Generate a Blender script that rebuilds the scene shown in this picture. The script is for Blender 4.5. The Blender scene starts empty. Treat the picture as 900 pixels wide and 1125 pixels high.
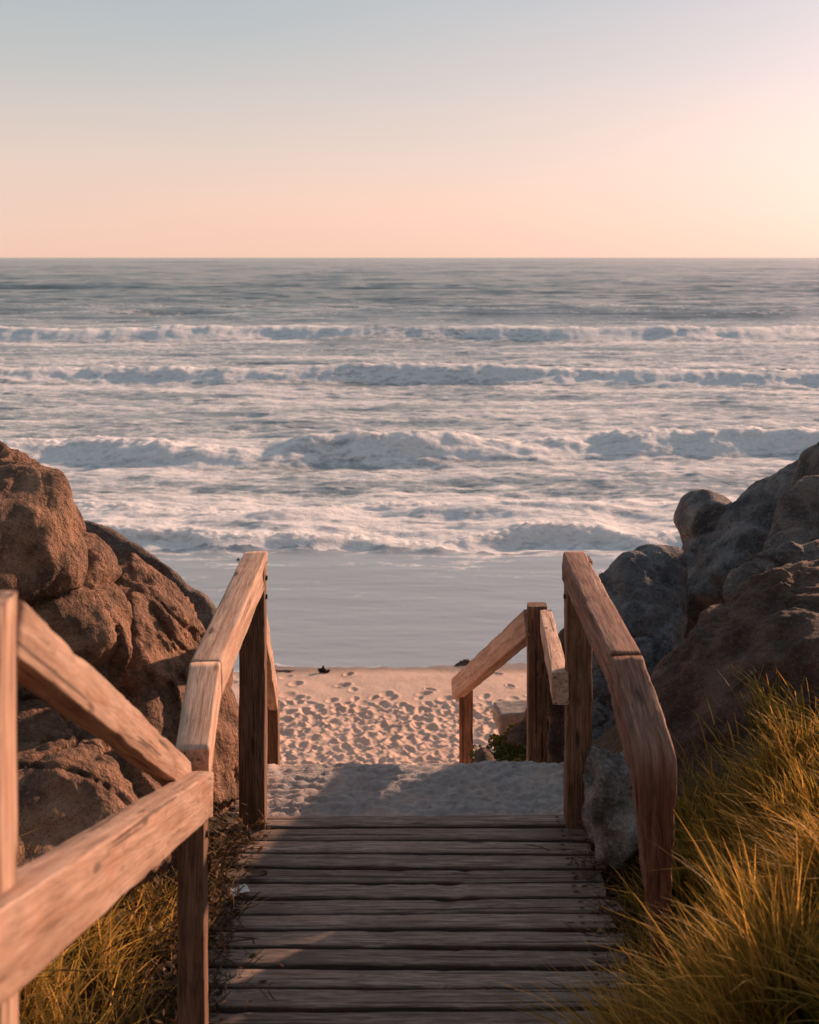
import bpy, bmesh, math, random
import numpy as np
from mathutils import Vector, Matrix

random.seed(7)
R = np.random.default_rng(11)
scene = bpy.context.scene
COL = scene.collection

# ------------------------------------------------------------------ constants
F, HX, HY, EYE = 1500.0, 450.0, 283.0, 2.14      # lens in photo pixels, horizon, eye height
SEA = -3.2
SUN_AZ, SUN_EL = math.radians(43), math.radians(15.2)

def at(px, py, Y):
    """world point seen at photo pixel (px,py) when it stands Y metres ahead"""
    return Vector(((px - HX) * Y / F, Y, EYE - (py - HY) * Y / F))

# ------------------------------------------------------------------ noise
_rg = np.random.default_rng(5)
_perm = np.concatenate([_rg.permutation(256)] * 3).astype(np.int32)
_g3 = _rg.normal(size=(256, 3)); _g3 /= np.linalg.norm(_g3, axis=1)[:, None]
_a2 = _rg.uniform(0, 2 * np.pi, 256); _g2 = np.stack([np.cos(_a2), np.sin(_a2)], 1)

def n2(x, y):
    xi = np.floor(x).astype(np.int64); yi = np.floor(y).astype(np.int64)
    xf = x - xi; yf = y - yi; xi &= 255; yi &= 255
    u = xf * xf * xf * (xf * (xf * 6 - 15) + 10); v = yf * yf * yf * (yf * (yf * 6 - 15) + 10)
    def g(i, j, dx, dy):
        h = _perm[_perm[(xi + i) & 255] + ((yi + j) & 255)]
        gr = _g2[h]; return gr[..., 0] * dx + gr[..., 1] * dy
    a = g(0, 0, xf, yf); b = g(1, 0, xf - 1, yf); c = g(0, 1, xf, yf - 1); d = g(1, 1, xf - 1, yf - 1)
    return ((a + u * (b - a)) * (1 - v) + (c + u * (d - c)) * v) * 1.5

def n3(p):
    x, y, z = p[:, 0], p[:, 1], p[:, 2]
    xi = np.floor(x).astype(np.int64); yi = np.floor(y).astype(np.int64); zi = np.floor(z).astype(np.int64)
    xf = x - xi; yf = y - yi; zf = z - zi; xi &= 255; yi &= 255; zi &= 255
    f = lambda t: t * t * t * (t * (t * 6 - 15) + 10)
    u, v, w = f(xf), f(yf), f(zf)
    def g(i, j, k):
        h = _perm[_perm[_perm[(xi + i) & 255] + ((yi + j) & 255)] + ((zi + k) & 255)]
        gr = _g3[h]; return gr[:, 0] * (xf - i) + gr[:, 1] * (yf - j) + gr[:, 2] * (zf - k)
    l = lambda a, b, t: a + t * (b - a)
    return l(l(l(g(0,0,0), g(1,0,0), u), l(g(0,1,0), g(1,1,0), u), v),
             l(l(g(0,0,1), g(1,0,1), u), l(g(0,1,1), g(1,1,1), u), v), w) * 1.4

def fbm2(x, y, o=4, g=.5, l=2.03):
    s = 0; a = 1.0
    for i in range(o):
        s = s + a * n2(x + 17.3 * i, y - 9.1 * i); x = x * l; y = y * l; a *= g
    return s

def fbm3(p, o=4, g=.5, l=2.03):
    s = 0; a = 1.0
    for i in range(o):
        s = s + a * n3(p + 13.7 * i); p = p * l; a *= g
    return s

def sst(a, b, x):
    t = np.clip((x - a) / (b - a), 0, 1); return t * t * (3 - 2 * t)

# ------------------------------------------------------------------ object helpers
def mesh_np(name, verts, quads=None, tris=None, smooth=True, attrs=None, cols=None):
    me = bpy.data.meshes.new(name)
    nq = 0 if quads is None else len(quads); nt = 0 if tris is None else len(tris)
    me.vertices.add(len(verts)); me.vertices.foreach_set('co', np.asarray(verts, np.float32).ravel())
    li = []; ls = []
    if nq: li.append(np.asarray(quads, np.int32).ravel()); ls.append(np.arange(nq) * 4)
    if nt: li.append(np.asarray(tris, np.int32).ravel()); ls.append(nq * 4 + np.arange(nt) * 3)
    li = np.concatenate(li); ls = np.concatenate(ls).astype(np.int32)
    me.loops.add(len(li)); me.loops.foreach_set('vertex_index', li)
    me.polygons.add(nq + nt); me.polygons.foreach_set('loop_start', ls)
    me.update(calc_edges=True)
    me.polygons.foreach_set('use_smooth', np.full(nq + nt, smooth, bool))
    for k, v in (attrs or {}).items():
        a = me.attributes.new(k, 'FLOAT', 'POINT'); a.data.foreach_set('value', np.asarray(v, np.float32).ravel())
    for k, v in (cols or {}).items():
        a = me.attributes.new(k, 'FLOAT_COLOR', 'POINT'); a.data.foreach_set('color', np.asarray(v, np.float32).ravel())
    me.validate()
    return me

def grid_quads(nr, nc):
    i = np.arange(nr * nc).reshape(nr, nc)
    return np.stack([i[:-1, :-1], i[:-1, 1:], i[1:, 1:], i[1:, :-1]], -1).reshape(-1, 4)

def link(name, me, mat, parent=None):
    o = bpy.data.objects.new(name, me); COL.objects.link(o)
    if mat is not None: me.materials.append(mat)
    if parent is not None: o.parent = parent
    return o

def tag(o, label=None, cat=None, group=None, kind=None):
    if label: o['label'] = label
    if cat: o['category'] = cat
    if group: o['group'] = group
    if kind: o['kind'] = kind
    return o

def empty(name, loc, label, cat, group=None):
    o = bpy.data.objects.new(name, None); COL.objects.link(o); o.location = loc
    o.empty_display_size = .1
    return tag(o, label, cat, group)

# ------------------------------------------------------------------ materials
class NT:
    def __init__(s, name):
        s.m = bpy.data.materials.new(name); s.m.use_nodes = True; s.t = s.m.node_tree; s.t.nodes.clear()
        s.out = s.n('ShaderNodeOutputMaterial')
    def n(s, typ, **kw):
        x = s.t.nodes.new(typ)
        for k, v in kw.items(): setattr(x, k, v)
        return x
    def l(s, a, b): s.t.links.new(a, b)
    def set(s, inp, v):
        if isinstance(v, bpy.types.NodeSocket): s.l(v, inp)
        else: inp.default_value = v
    def coord(s, scale=(1, 1, 1), kind='Object', loc=None):
        c = s.n('ShaderNodeTexCoord'); mp = s.n('ShaderNodeMapping'); mp.inputs['Scale'].default_value = scale
        s.l(getattr(s, 'vec', None) or c.outputs[kind], mp.inputs['Vector'])
        if loc is not None: s.set(mp.inputs['Location'], loc)
        return mp.outputs[0]
    def rand(s):
        oi = s.n('ShaderNodeObjectInfo'); m = s.n('ShaderNodeMath', operation='MULTIPLY'); s.l(oi.outputs['Random'], m.inputs[0]); m.inputs[1].default_value = 37.0
        return oi.outputs['Random'], m.outputs[0]
    def noise(s, vec, scale, detail=4, rough=.55, dist=0):
        x = s.n('ShaderNodeTexNoise'); s.l(vec, x.inputs['Vector']); x.inputs['Scale'].default_value = scale
        x.inputs['Detail'].default_value = detail; x.inputs['Roughness'].default_value = rough; x.inputs['Distortion'].default_value = dist
        return x.outputs['Fac']
    def ramp(s, fac, stops, interp='LINEAR'):
        r = s.n('ShaderNodeValToRGB'); s.l(fac, r.inputs[0]); r.color_ramp.interpolation = interp
        e = r.color_ramp.elements
        while len(e) < len(stops): e.new(.5)
        for k, (p, c) in zip(e, stops):
            k.position = p; k.color = (c, c, c, 1) if isinstance(c, (int, float)) else (*c, 1)
        return r.outputs[0]
    def math(s, op, a, b=0.0, clamp=False):
        x = s.n('ShaderNodeMath', operation=op); x.use_clamp = clamp; s.set(x.inputs[0], a); s.set(x.inputs[1], b); return x.outputs[0]
    def mix(s, f, a, b, mode='MIX'):
        x = s.n('ShaderNodeMix', data_type='RGBA', blend_type=mode); s.set(x.inputs['Factor'], f)
        for i, v in ((6, a), (7, b)):
            s.set(x.inputs[i], (*v, 1) if isinstance(v, tuple) and len(v) == 3 else v)
        return x.outputs[2]
    def attr(s, name):
        a = s.n('ShaderNodeAttribute'); a.attribute_name = name; return a
    def bump(s, h, strength=.5, dist=.01, normal=None):
        b = s.n('ShaderNodeBump'); b.inputs['Strength'].default_value = strength; b.inputs['Distance'].default_value = dist
        s.l(h, b.inputs['Height'])
        if normal is not None: s.l(normal, b.inputs['Normal'])
        return b.outputs[0]
    def bsdf(s, color, rough=.8, normal=None, spec=.3, **kw):
        b = s.n('ShaderNodeBsdfPrincipled')
        s.set(b.inputs['Base Color'], (*color, 1) if isinstance(color, tuple) else color); s.set(b.inputs['Roughness'], rough)
        s.set(b.inputs['Specular IOR Level'], spec)
        if normal is not None: s.l(normal, b.inputs['Normal'])
        for k, v in kw.items(): s.set(b.inputs[k], v)
        return b.outputs[0]
    def done(s, sh): s.l(sh, s.out.inputs['Surface']); return s.m

def wood(name, dark, mid, light, board=False, grain=1.0, stain=.5, along=False):
    t = NT(name); t.vec = t.attr('grain').outputs['Vector'] if along else None
    rnd, off = t.rand()
    if board:
        bid = t.attr('board').outputs['Fac']
        off = t.math('MULTIPLY', bid, 7.31); rnd = t.math('FRACT', t.math('MULTIPLY', bid, .6180339))
    cx = t.n('ShaderNodeCombineXYZ'); t.l(off, cx.inputs[0]); t.l(off, cx.inputs[1]); t.l(off, cx.inputs[2])
    v1 = t.coord((5.0, 80, 80) if board else (2.4, 46, 46), loc=cx.outputs[0]); v2 = t.coord((12, 300, 300) if board else (9, 230, 230), loc=cx.outputs[0]); v3 = t.coord((2.4, 5, 5), loc=cx.outputs[0])
    g1 = t.noise(v1, 1.0, 5, .6, .6); g2 = t.noise(v2, 1.0, 3, .6); st = t.noise(v3, 1.6, 5, .62)
    c = t.ramp(g1, [(.30, dark), (.50, mid), (.72, light)])
    c = t.mix(t.ramp(g2, [(.40, .75 * grain), (.55, 0.0)]), c, tuple(x * .42 for x in dark))
    c = t.mix(t.ramp(st, [(.46, 0.0), (.68, stain)]), c, tuple(x * .8 for x in dark))
    sp = t.noise(t.coord((14, 60, 60), loc=cx.outputs[0]), 1.0, 4, .7)
    c = t.mix(t.ramp(sp, [(.56, 0.0), (.70, .6)]), c, tuple(x * .5 for x in dark))
    c = t.mix(t.ramp(t.noise(t.coord((2, 6, 6), loc=cx.outputs[0]), 2.2, 4), [(.5, 0.0), (.7, .35)]), c, (dark[0] * 1.5, dark[1] * 1.05, dark[2] * .85))
    hs = t.n('ShaderNodeHueSaturation'); t.l(c, hs.inputs['Color']); t.l(t.math('ADD', t.math('MULTIPLY', rnd, .45), .78), hs.inputs['Value'])
    # knots
    vk = t.coord((3.2, 13, 13), loc=cx.outputs[0]); vo = t.n('ShaderNodeTexVoronoi'); t.l(vk, vo.inputs['Vector']); vo.inputs['Scale'].default_value = 1.0
    c = t.mix(t.ramp(vo.outputs['Distance'], [(.07, .85), (.14, 0.0)]), hs.outputs[0], tuple(x * .35 for x in dark))
    # drying checks along the grain
    ck = t.noise(t.coord((1.3, 62, 62), loc=cx.outputs[0]), 1.0, 2, .5, .2)
    c = t.mix(t.ramp(ck, [(.64, 0.0), (.66, .85)]), c, tuple(x * .25 for x in dark))
    if board:
        ox = t.n('ShaderNodeSeparateXYZ'); tcn = t.n('ShaderNodeTexCoord'); t.l(tcn.outputs['Object'], ox.inputs[0])
        cr_ = t.math('MULTIPLY', t.math('SUBTRACT', t.math('ABSOLUTE', t.attr('cross').outputs['Fac']), .46), .047)
        xx_ = t.math('SUBTRACT', t.math('ABSOLUTE', t.math('ADD', ox.outputs[0], t.math('MULTIPLY', t.math('SUBTRACT', rnd, .5), .02))), .565)
        dn = t.math('SQRT', t.math('ADD', t.math('MULTIPLY', cr_, cr_), t.math('MULTIPLY', xx_, xx_)))
        c = t.mix(t.ramp(dn, [(.004, .95), (.0065, .45), (.016, 0.0)]), c, (.02, .013, .010))
    if board: c = t.mix(t.math('MULTIPLY', t.attr('gap_shade').outputs['Fac'], .8), c, tuple(x * .22 for x in dark))  # painted shade: plank edges darkened in colour so the gaps read dark
    hgt = t.math('ADD', t.math('MULTIPLY', g1, .7), t.math('MULTIPLY', g2, .45))
    nb = t.bump(hgt, .55, .006)
    return t.done(t.bsdf(c, t.ramp(g1, [(.3, .9), (.7, .68)]), nb, .25))

M_RAIL = wood('weathered_rail_timber', (.27, .155, .10), (.48, .305, .215), (.60, .42, .315), stain=.35, grain=.4)
M_RED = wood('reddish_rail_timber', (.19, .085, .055), (.36, .18, .12), (.47, .27, .19), stain=.5)
M_REDBENT = wood('reddish_bent_timber', (.19, .085, .055), (.36, .18, .12), (.47, .27, .19), stain=.5, along=True)
M_POST = wood('weathered_post_timber', (.13, .062, .034), (.27, .140, .080), (.36, .205, .125), stain=.5)
M_DECK = wood('grey_deck_timber', (.14, .10, .078), (.31, .225, .178), (.43, .325, .265), board=True, grain=1.0, stain=.55)

def rock_mat():
    t = NT('granite_rock')
    v = t.coord((1, 1, 1), 'Object')
    big = t.noise(v, 1.6, 5, .6, .4); mid = t.noise(v, 7, 6, .65); fine = t.noise(v, 55, 4, .7); gr = t.noise(v, 170, 2, .6)
    a = t.attr('tint')
    c = t.ramp(big, [(.32, (.13, .085, .062)), (.5, (.27, .18, .13)), (.68, (.39, .28, .21))])
    c = t.mix(t.ramp(mid, [(.40, .75), (.58, 0.0)]), c, (.060, .043, .034))
    c = t.mix(t.ramp(fine, [(.52, 0.0), (.70, .55)]), c, (.36, .29, .24))
    c = t.mix(t.ramp(gr, [(.34, .6), (.46, 0.0)]), c, (.035, .028, .024))
    lich = t.noise(v, 3.3, 7, .72)
    c = t.mix(t.ramp(lich, [(.60, 0.0), (.66, .5)]), c, (.20, .155, .075))
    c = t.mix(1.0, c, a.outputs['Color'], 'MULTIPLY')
    h = t.math('ADD', t.math('MULTIPLY', mid, 1.0), t.math('ADD', t.math('MULTIPLY', fine, .32), t.math('MULTIPLY', gr, .08)))
    return t.done(t.bsdf(c, .88, t.bump(h, 1.0, .07), .25))
M_ROCK = rock_mat()

def sand_mat():
    t = NT('beach_sand')
    v = t.coord((1, 1, 1), 'Object')
    soil = t.attr('soil').outputs['Fac']; wet = t.attr('wet').outputs['Fac']
    n = t.noise(v, 2.2, 6, .6); fine = t.noise(v, 260, 2, .6); med = t.noise(v, 26, 5, .65)
    c = t.ramp(n, [(.3, (.54, .375, .29)), (.7, (.66, .475, .38))])
    c = t.mix(t.ramp(fine, [(.35, .4), (.5, 0.0)]), c, (.26, .18, .125))
    c = t.mix(t.ramp(med, [(.62, 0.0), (.75, .35)]), c, (.22, .15, .10))
    c = t.mix(wet, c, (.25, .170, .125))
    c = t.mix(t.attr('slab').outputs['Fac'], c, t.ramp(med, [(.3, (.19, .185, .185)), (.7, (.36, .345, .335))]))
    s = t.ramp(med, [(.3, (.035, .024, .015)), (.7, (.11, .075, .042))])
    c = t.mix(soil, c, s)
    r = t.math('SUBTRACT', .93, t.math('MULTIPLY', t.ramp(wet, [(.7, 0.0), (1.0, 1.0)]), .55))
    h = t.math('ADD', med, t.math('MULTIPLY', fine, .15))
    return t.done(t.bsdf(c, r, t.bump(h, .45, .02), .25))
M_SAND = sand_mat()

def sea_mat():
    t = NT('sea_water')
    pos = t.n('ShaderNodeNewGeometry').outputs['Position']
    foam = t.attr('foam').outputs['Fac']; turb = t.attr('turbid').outputs['Fac']; near = t.attr('near').outputs['Fac']
    def mp(s):
        m = t.n('ShaderNodeMapping'); t.l(pos, m.inputs['Vector']); m.inputs['Scale'].default_value = s; return m.outputs[0]
    # wind ripples of several real sizes
    r1 = t.noise(mp((.55, 1.0, 1)), 1.1, 5, .62, .3); r2 = t.noise(mp((.8, 1.4, 1)), 5.5, 4, .6); r3 = t.noise(mp((.16, .5, 1)), .35, 3, .55)
    hh = t.math('ADD', t.math('MULTIPLY', r1, .55), t.math('MULTIPLY', r2, .16)); hh = t.math('ADD', hh, t.math('MULTIPLY', r3, 1.1))
    r5 = t.noise(mp((.012, .05, 1)), 1.0, 5, .6); hh = t.math('ADD', hh, t.math('MULTIPLY', r5, 5.0))
    amp = t.ramp(near, [(0.0, 1.0), (.55, .28), (1.0, .025)])
    hh = t.math('MULTIPLY', hh, amp)
    nb = t.bump(hh, .8, .75)
    wc = t.mix(turb, (.045, .072, .080), (.31, .335, .335))
    wc = t.mix(t.ramp(near, [(.5, 0.0), (1.0, 1.0)]), wc, (.31, .31, .31))
    water = t.bsdf(wc, t.ramp(near, [(0.0, .16), (.6, .14), (1.0, .06)]), nb, .5, IOR=t.math('ADD', 1.333, t.math('MULTIPLY', t.ramp(near, [(.55, 0.0), (1.0, 1.0)]), .42)))
    # foam lace
    f1 = t.noise(mp((.34, 1, 1)), 1.6, 7, .70, 1.2); f2 = t.noise(mp((.8, 1, 1)), 9, 5, .7, .5)
    vo = t.n('ShaderNodeTexVoronoi'); t.l(mp((.7, 1.1, 1)), vo.inputs['Vector']); vo.inputs['Scale'].default_value = 1.7; vo.feature = 'DISTANCE_TO_EDGE'
    cell = t.ramp(vo.outputs['Distance'], [(0.0, 1.0), (.22, 0.0)])
    k = t.math('ADD', t.math('MULTIPLY', f1, 1.0), t.math('MULTIPLY', f2, .55)); k = t.math('ADD', k, t.math('MULTIPLY', cell, .16))
    k = t.math('ADD', k, t.math('SUBTRACT', t.math('MULTIPLY', foam, 1.15), 1.32))
    mask = t.ramp(k, [(0.0, 0.0), (.07, .35), (.26, 1.0)])
    fh = t.math('ADD', t.math('MULTIPLY', f2, .5), f1)
    fb = t.bump(fh, .6, .25)
    fs = t.bsdf(t.ramp(f2, [(.3, (.66, .67, .67)), (.6, (.84, .83, .82))]), .75, fb, .2, **{'Subsurface Weight': .7, 'Subsurface Radius': (1.0, .9, .8), 'Subsurface Scale': .32})
    mx = t.n('ShaderNodeMixShader'); t.l(mask, mx.inputs[0]); t.l(water, mx.inputs[1]); t.l(fs, mx.inputs[2])
    return t.done(mx.outputs[0])
M_SEA = sea_mat()

def blade_mat(name, trans=.45):
    t = NT(name)
    c = t.attr('col').outputs['Color']
    d = t.bsdf(c, .6, None, .10)
    tr = t.n('ShaderNodeBsdfTranslucent'); t.l(c, tr.inputs['Color'])
    mx = t.n('ShaderNodeMixShader'); mx.inputs[0].default_value = trans; t.l(d, mx.inputs[1]); t.l(tr.outputs[0], mx.inputs[2])
    return t.done(mx.outputs[0])
M_BLADE = blade_mat('grass_blade'); M_LEAF = blade_mat('dry_leaf', .3)

def plain(name, col, rough=.8, sc=20, var=.35):
    t = NT(name); v = t.coord(); n = t.noise(v, sc, 5, .6)
    c = t.ramp(n, [(.3, tuple(x * (1 - var) for x in col)), (.7, tuple(x * (1 + var) for x in col))])
    return t.done(t.bsdf(c, rough, t.bump(n, .4, .01), .25))
M_CONC = plain('concrete', (.27, .23, .20)); M_WEED = plain('seaweed', (.022, .016, .012)); M_STICK = plain('driftwood', (.06, .04, .028))
M_PAPER = plain('paper', (.72, .70, .67), .7, 12, .1); M_STEEL = plain('rusty_nail', (.045, .03, .024), .6, 60)

# ------------------------------------------------------------------ ground
def bank_r(x, y):
    b = .64 * sst(.62, 1.36, x) + .30 * sst(.52, .92, x) * (1 - sst(3.2, 3.9, y)) + .10 * (x > 1.5) * (x - 1.5).clip(0, 4)
    return b
def bank_l(x, y):
    return .42 * sst(.62, 1.35, -x) + .10 * (-x - 1.4).clip(0, 6)

def ground_base(x, y):
    p = np.where(y < 5.06, -.16, 0.0)
    p = np.where((y >= 5.06), -.03 + .025 * sst(5.1, 5.3, y), p)
    d = y - 5.66
    soft = np.where(d > 0, np.minimum(.5 * d * d / .5, .5 * (d - .25) + .125), 0)
    drop = -2.78 - (y - 11.0) * .062
    slope = p - soft
    zz = np.where(y < 7.5, slope, np.maximum(slope, drop))
    # smooth toe of the slope
    k = .12; zz = np.where(y < 7.5, slope, drop + k * np.log1p(np.exp(np.clip((slope - drop) / k, -40, 40))))
    far = -3.2 - .05 * (y - 18)
    zz = np.where(y > 18, np.maximum(-3.2 - .06 * (y - 18) + (-2.78 - 7 * .062 + 3.2), -5.2), zz)
    fade = 1 - sst(8.0, 12.5, y)
    zz = zz + (bank_r(x, y) + bank_l(x, y)) * fade * (0.25 + .75 * (1 - sst(5.0, 7.5, y) * (np.abs(x) < 3)))
    return zz

def axis(segs):
    out = []
    for a, b, s in segs: out.append(np.arange(a, b - 1e-6, s))
    return np.concatenate(out)
xs = axis([(-40, -8, 1.6), (-8, -3.2, .16), (-3.2, -2.0, .03), (-2.0, 2.2, .0135), (2.2, 3.2, .03), (3.2, 8, .16), (8, 40.1, 1.6)])
ys = axis([(-10, 1, .5), (1, 5.0, .05), (5.0, 6.1, .011), (6.1, 12.6, .07), (12.6, 18.7, .0145), (18.7, 24, .2), (24, 60.1, 3)])
X, Y = np.meshgrid(xs, ys)
Z = ground_base(X, Y)
corr = np.exp(-(np.abs(X) / 1.2) ** 4)
side = sst(.62, .95, np.abs(X)) * (1 - sst(9, 12, Y))
Z += side * .07 * fbm2(X * 1.7, Y * 1.7, 4) + .03 * fbm2(X * .5, Y * .5, 2) * sst(11, 13, Y)
# trampled sand drift at the foot of the deck
rm = sst(5.16, 5.3, Y) * (1 - sst(6.6, 8, Y)) * (1 - .6 * side)
rn = fbm2(X * 3.5, Y * 4.5, 3)
Z += rm * (.006 * rn + .009 * (1 - np.abs(fbm2(X * 8 + 3 * rn, Y * 9, 4)) * 2.2) + .0085 * fbm2(X * 26, Y * 26, 3))
Z += rm * .012 * sst(-.1, .5, X) * sst(5.35, 5.7, Y)
H = np.zeros_like(Z)
# footprints
def pits(n, ylo, yhi, dens, dep, rad):
    k = 0
    while k < n:
        y = random.uniform(ylo, yhi); x = random.uniform(-3.1, 3.1)
        if random.random() > dens(x, y): continue
        k += 1
        a = random.gauss(1.4, .5); rl = random.uniform(.10, .16) * rad; rw = rl * random.uniform(.45, .7); d = dep * random.uniform(.5, 1.2)
        r = rl * 2.6
        i0, i1 = np.searchsorted(xs, [x - r, x + r]); j0, j1 = np.searchsorted(ys, [y - r, y + r])
        if i1 - i0 < 2 or j1 - j0 < 2: continue
        xx = X[j0:j1, i0:i1] - x; yy = Y[j0:j1, i0:i1] - y
        u = (xx * math.cos(a) + yy * math.sin(a)) / rl; v = (-xx * math.sin(a) + yy * math.cos(a)) / rw
        q = np.sqrt(u * u + v * v)
        H[j0:j1, i0:i1] = np.minimum(H[j0:j1, i0:i1] + d * .28 * np.exp(-((q - 1.25) / .3) ** 2), d * (-1.0 + .9 * q ** 2.2))
pits(3300, 12.6, 16.3, lambda x, y: (1 - .92 * sst(14.9, 16.2, y)) * (.35 + .65 * (math.sin(x * 2.1 + 1) * math.sin(y * 1.7 + x) > -.35)), .031, .80)
pits(110, 15.5, 17.4, lambda x, y: 1 - sst(15.8, 17.5, y) * .8, .030, .75)
pits(16, 5.25, 6.1, lambda x, y: float(abs(x) < .75), .010, .75)
Z += np.clip(H, -.06, .02)
trod = sst(12.4, 12.8, Y) * (1 - sst(15.4, 16.3, Y))
Z += trod * (.014 * fbm2(X * 3, Y * 3, 3) + .004 * fbm2(X * 22, Y * 22, 2))
Z += sst(15.5, 16.5, Y) * (.004 * fbm2(X * 5, Y * 3, 3) + .012 * fbm2(X * .55 + 2, Y * .3, 2))
soil = np.clip(sst(.60, .72, np.abs(X)) * (1 - sst(6.2, 8, Y)) + (Y < 5.12) * 1.0, 0, 1)
wl = 17.72 + .10 * fbm2(X * .7, X * 0 + 3.3, 3)
wet = sst(-.42, .0, Y - wl) * 1.0
slab = (rm * (1 - sst(5.75, 6.3, Y)) * sst(-.75, -.35, X + .18 * fbm2(X * 3, Y * 5, 3)) * (.9 + .3 * fbm2(X * 4, Y * 4, 3))).clip(0, .95)
ground = link('ground', mesh_np('ground', np.stack([X, Y, Z], -1).reshape(-1, 3), grid_quads(len(ys), len(xs)), attrs={'soil': soil, 'wet': wet, 'slab': slab}), M_SAND)
tag(ground, kind='structure')

def gz(x, y):
    i = int(np.clip(np.searchsorted(xs, x), 1, len(xs) - 1)); j = int(np.clip(np.searchsorted(ys, y), 1, len(ys) - 1))
    return float(Z[j, i])

# ------------------------------------------------------------------ sea
gx = lambda x, y: Z[np.clip(np.searchsorted(ys, y), 1, len(ys) - 1), np.clip(np.searchsorted(xs, x), 1, len(xs) - 1)]
hs_ = EYE - SEA
yp = np.concatenate([np.arange(472, 300, -.55), np.arange(300, 60, -.42), np.arange(60, 3, -.25), np.array([3, 2.4, 1.8, 1.3, 1., .7, .5, .35, .22, .12])])
sy = hs_ * F / yp
sc = np.concatenate([np.arange(-1.3, -.42, .02), np.arange(-.42, .42, .0014), np.arange(.42, 1.301, .02)])
SY, SC = np.meshgrid(sy, sc, indexing='ij'); SX = SC * (SY + 5.0)
SZ = np.zeros_like(SY); foam = np.zeros_like(SY)
dist_fade = 1 - sst(150, 500, SY)
nearsw = 1 - sst(24.0, 25.2, SY)                      # thin swash sheet by the sand
# open water chop
SZ += (1 - nearsw) * dist_fade * (.13 * fbm2(SX * .16, SY * .38, 4) + .045 * fbm2(SX * .9, SY * 1.3, 3) * (1 - sst(60, 120, SY)))
SZ += (1 - nearsw) * dist_fade * sst(70, 140, SY) * .42 * np.maximum(fbm2(SX * .03, SY * .085, 4), -.3)
SZ += sst(140, 260, SY) * np.minimum(SY * .0013, 1.7) * fbm2(SC * 9 + .4 * np.log(SY), np.log(SY) * 22, 5, .6) * (1 - sst(3000, 9000, SY))
def breaker(y0, amp, wf, wb, wander, seed, breakiness, lx, foamtail, crestw=1.0, shape=None):
    global SZ, foam
    yc = y0 + wander * fbm2(SX / lx + seed, SX * 0 + seed * 1.7, 3)
    a = amp * (.96 + .26 * fbm2(SX / (lx * .8) + seed * 3.1, SX * 0 + 2.2, 3))
    if shape is not None: a = a * shape(SX)
    a = a.clip(.0, None) * (1 + .10 * fbm2(SX * 1.1 / crestw + seed, SX * 0 + 5.5, 4))
    t = SY - yc
    rag = fbm2(SX * 2.4 / crestw + seed, SY * .9 / crestw, 4) 
    t2 = t + .06 * wf * rag
    prof = np.where(t2 < 0, np.exp(-(np.abs(t2) / wf) ** 2.0), np.exp(-(t2 / wb) ** 1.5))
    top = np.exp(-((t2 - .25 * wf) / (wf * .55)) ** 2)
    brk = sst(-.35, .45, breakiness + fbm2(SX / (lx * .55) + seed * 5.3, SX * 0 + .4, 3))
    rough = fbm2(SX * 4.0 / crestw, SY * 5.0 / crestw + seed, 4)
    sp = np.maximum(fbm2(SX * 3.4 / crestw + 7, SY * 3.4 / crestw + seed, 4), -.1)
    SZ += a * prof + brk * top * (.035 * rough + .055 * sp) * crestw ** .5
    front = sst(-2.6 * wf, -.9 * wf, t2) * (1 - sst(-.1 * wf, .9 * wf, t2))
    crest = np.exp(-((t2 - .1 * wf) / (.55 * wf)) ** 2)
    tail = sst(-.3 * wf, .3 * wf, t) * np.exp(-np.maximum(t, 0) / foamtail)
    foam = np.maximum(foam, (.56 + .12 * brk) * front * (breakiness > -.5))
    foam = np.maximum(foam, (0.30 + .25 * (breakiness > -.5) + .55 * brk) * np.exp(-((t2 - .35 * wf) / (.45 * wf)) ** 2))
    foam = np.maximum(foam, tail * (.50 + .30 * brk))
    foam = np.maximum(foam, .62 * brk * np.exp(-((t + 2.4 * wf) / (1.6 * wf)) ** 2))
def sh1(x): return .72 + .38 * np.exp(-((x + 1.2) / 3.2) ** 2) + .42 * np.exp(-((x + 6.6) / 1.3) ** 2) + .3 * sst(3, 8, x)
breaker(25.5, .22, .42, 1.3, .7, 1.3, 1.0, 3.2, 3.0, .55)
breaker(28.3, .14, .7, 1.2, 1.0, 4.9, .4, 3.5, 1.6, .6)
breaker(36.3, .57, 1.05, 2.2, 1.1, 2.2, .30, 7.0, 4.0, .9, sh1)
breaker(58.5, .62, 1.35, 3.4, 1.3, 6.1, .6, 14.0, 9.0, 1.2)
breaker(89, .80, 2.0, 6.0, 2.6, 8.4, .25, 34.0, 9.0, 1.8)
breaker(128, .55, 3.5, 10.0, 6.0, 3.7, -.95, 30.0, 2.0, 3)
breaker(240, .95, 8., 16.0, 8.0, 9.2, -.9, 60.0, 1.0, 5, lambda x: .15 + sst(-35, -60, x))
# general foam lace between the breakers
lace = .47 * (1 - .35 * sst(60, 105, SY)) + .17 * fbm2(SX * .10, SY * .45, 4)
lace = lace * sst(24.0, 25.5, SY)
foam = np.maximum(foam, lace)
patch = sst(24.5, 25.2, SY) * (1 - sst(29, 33, SY)) * (.66 + .16 * fbm2(SX * .5, SY * .8, 3))
foam = np.maximum(foam, patch)
foam = foam * (1 - sst(140, 260, SY) * .9)
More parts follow.
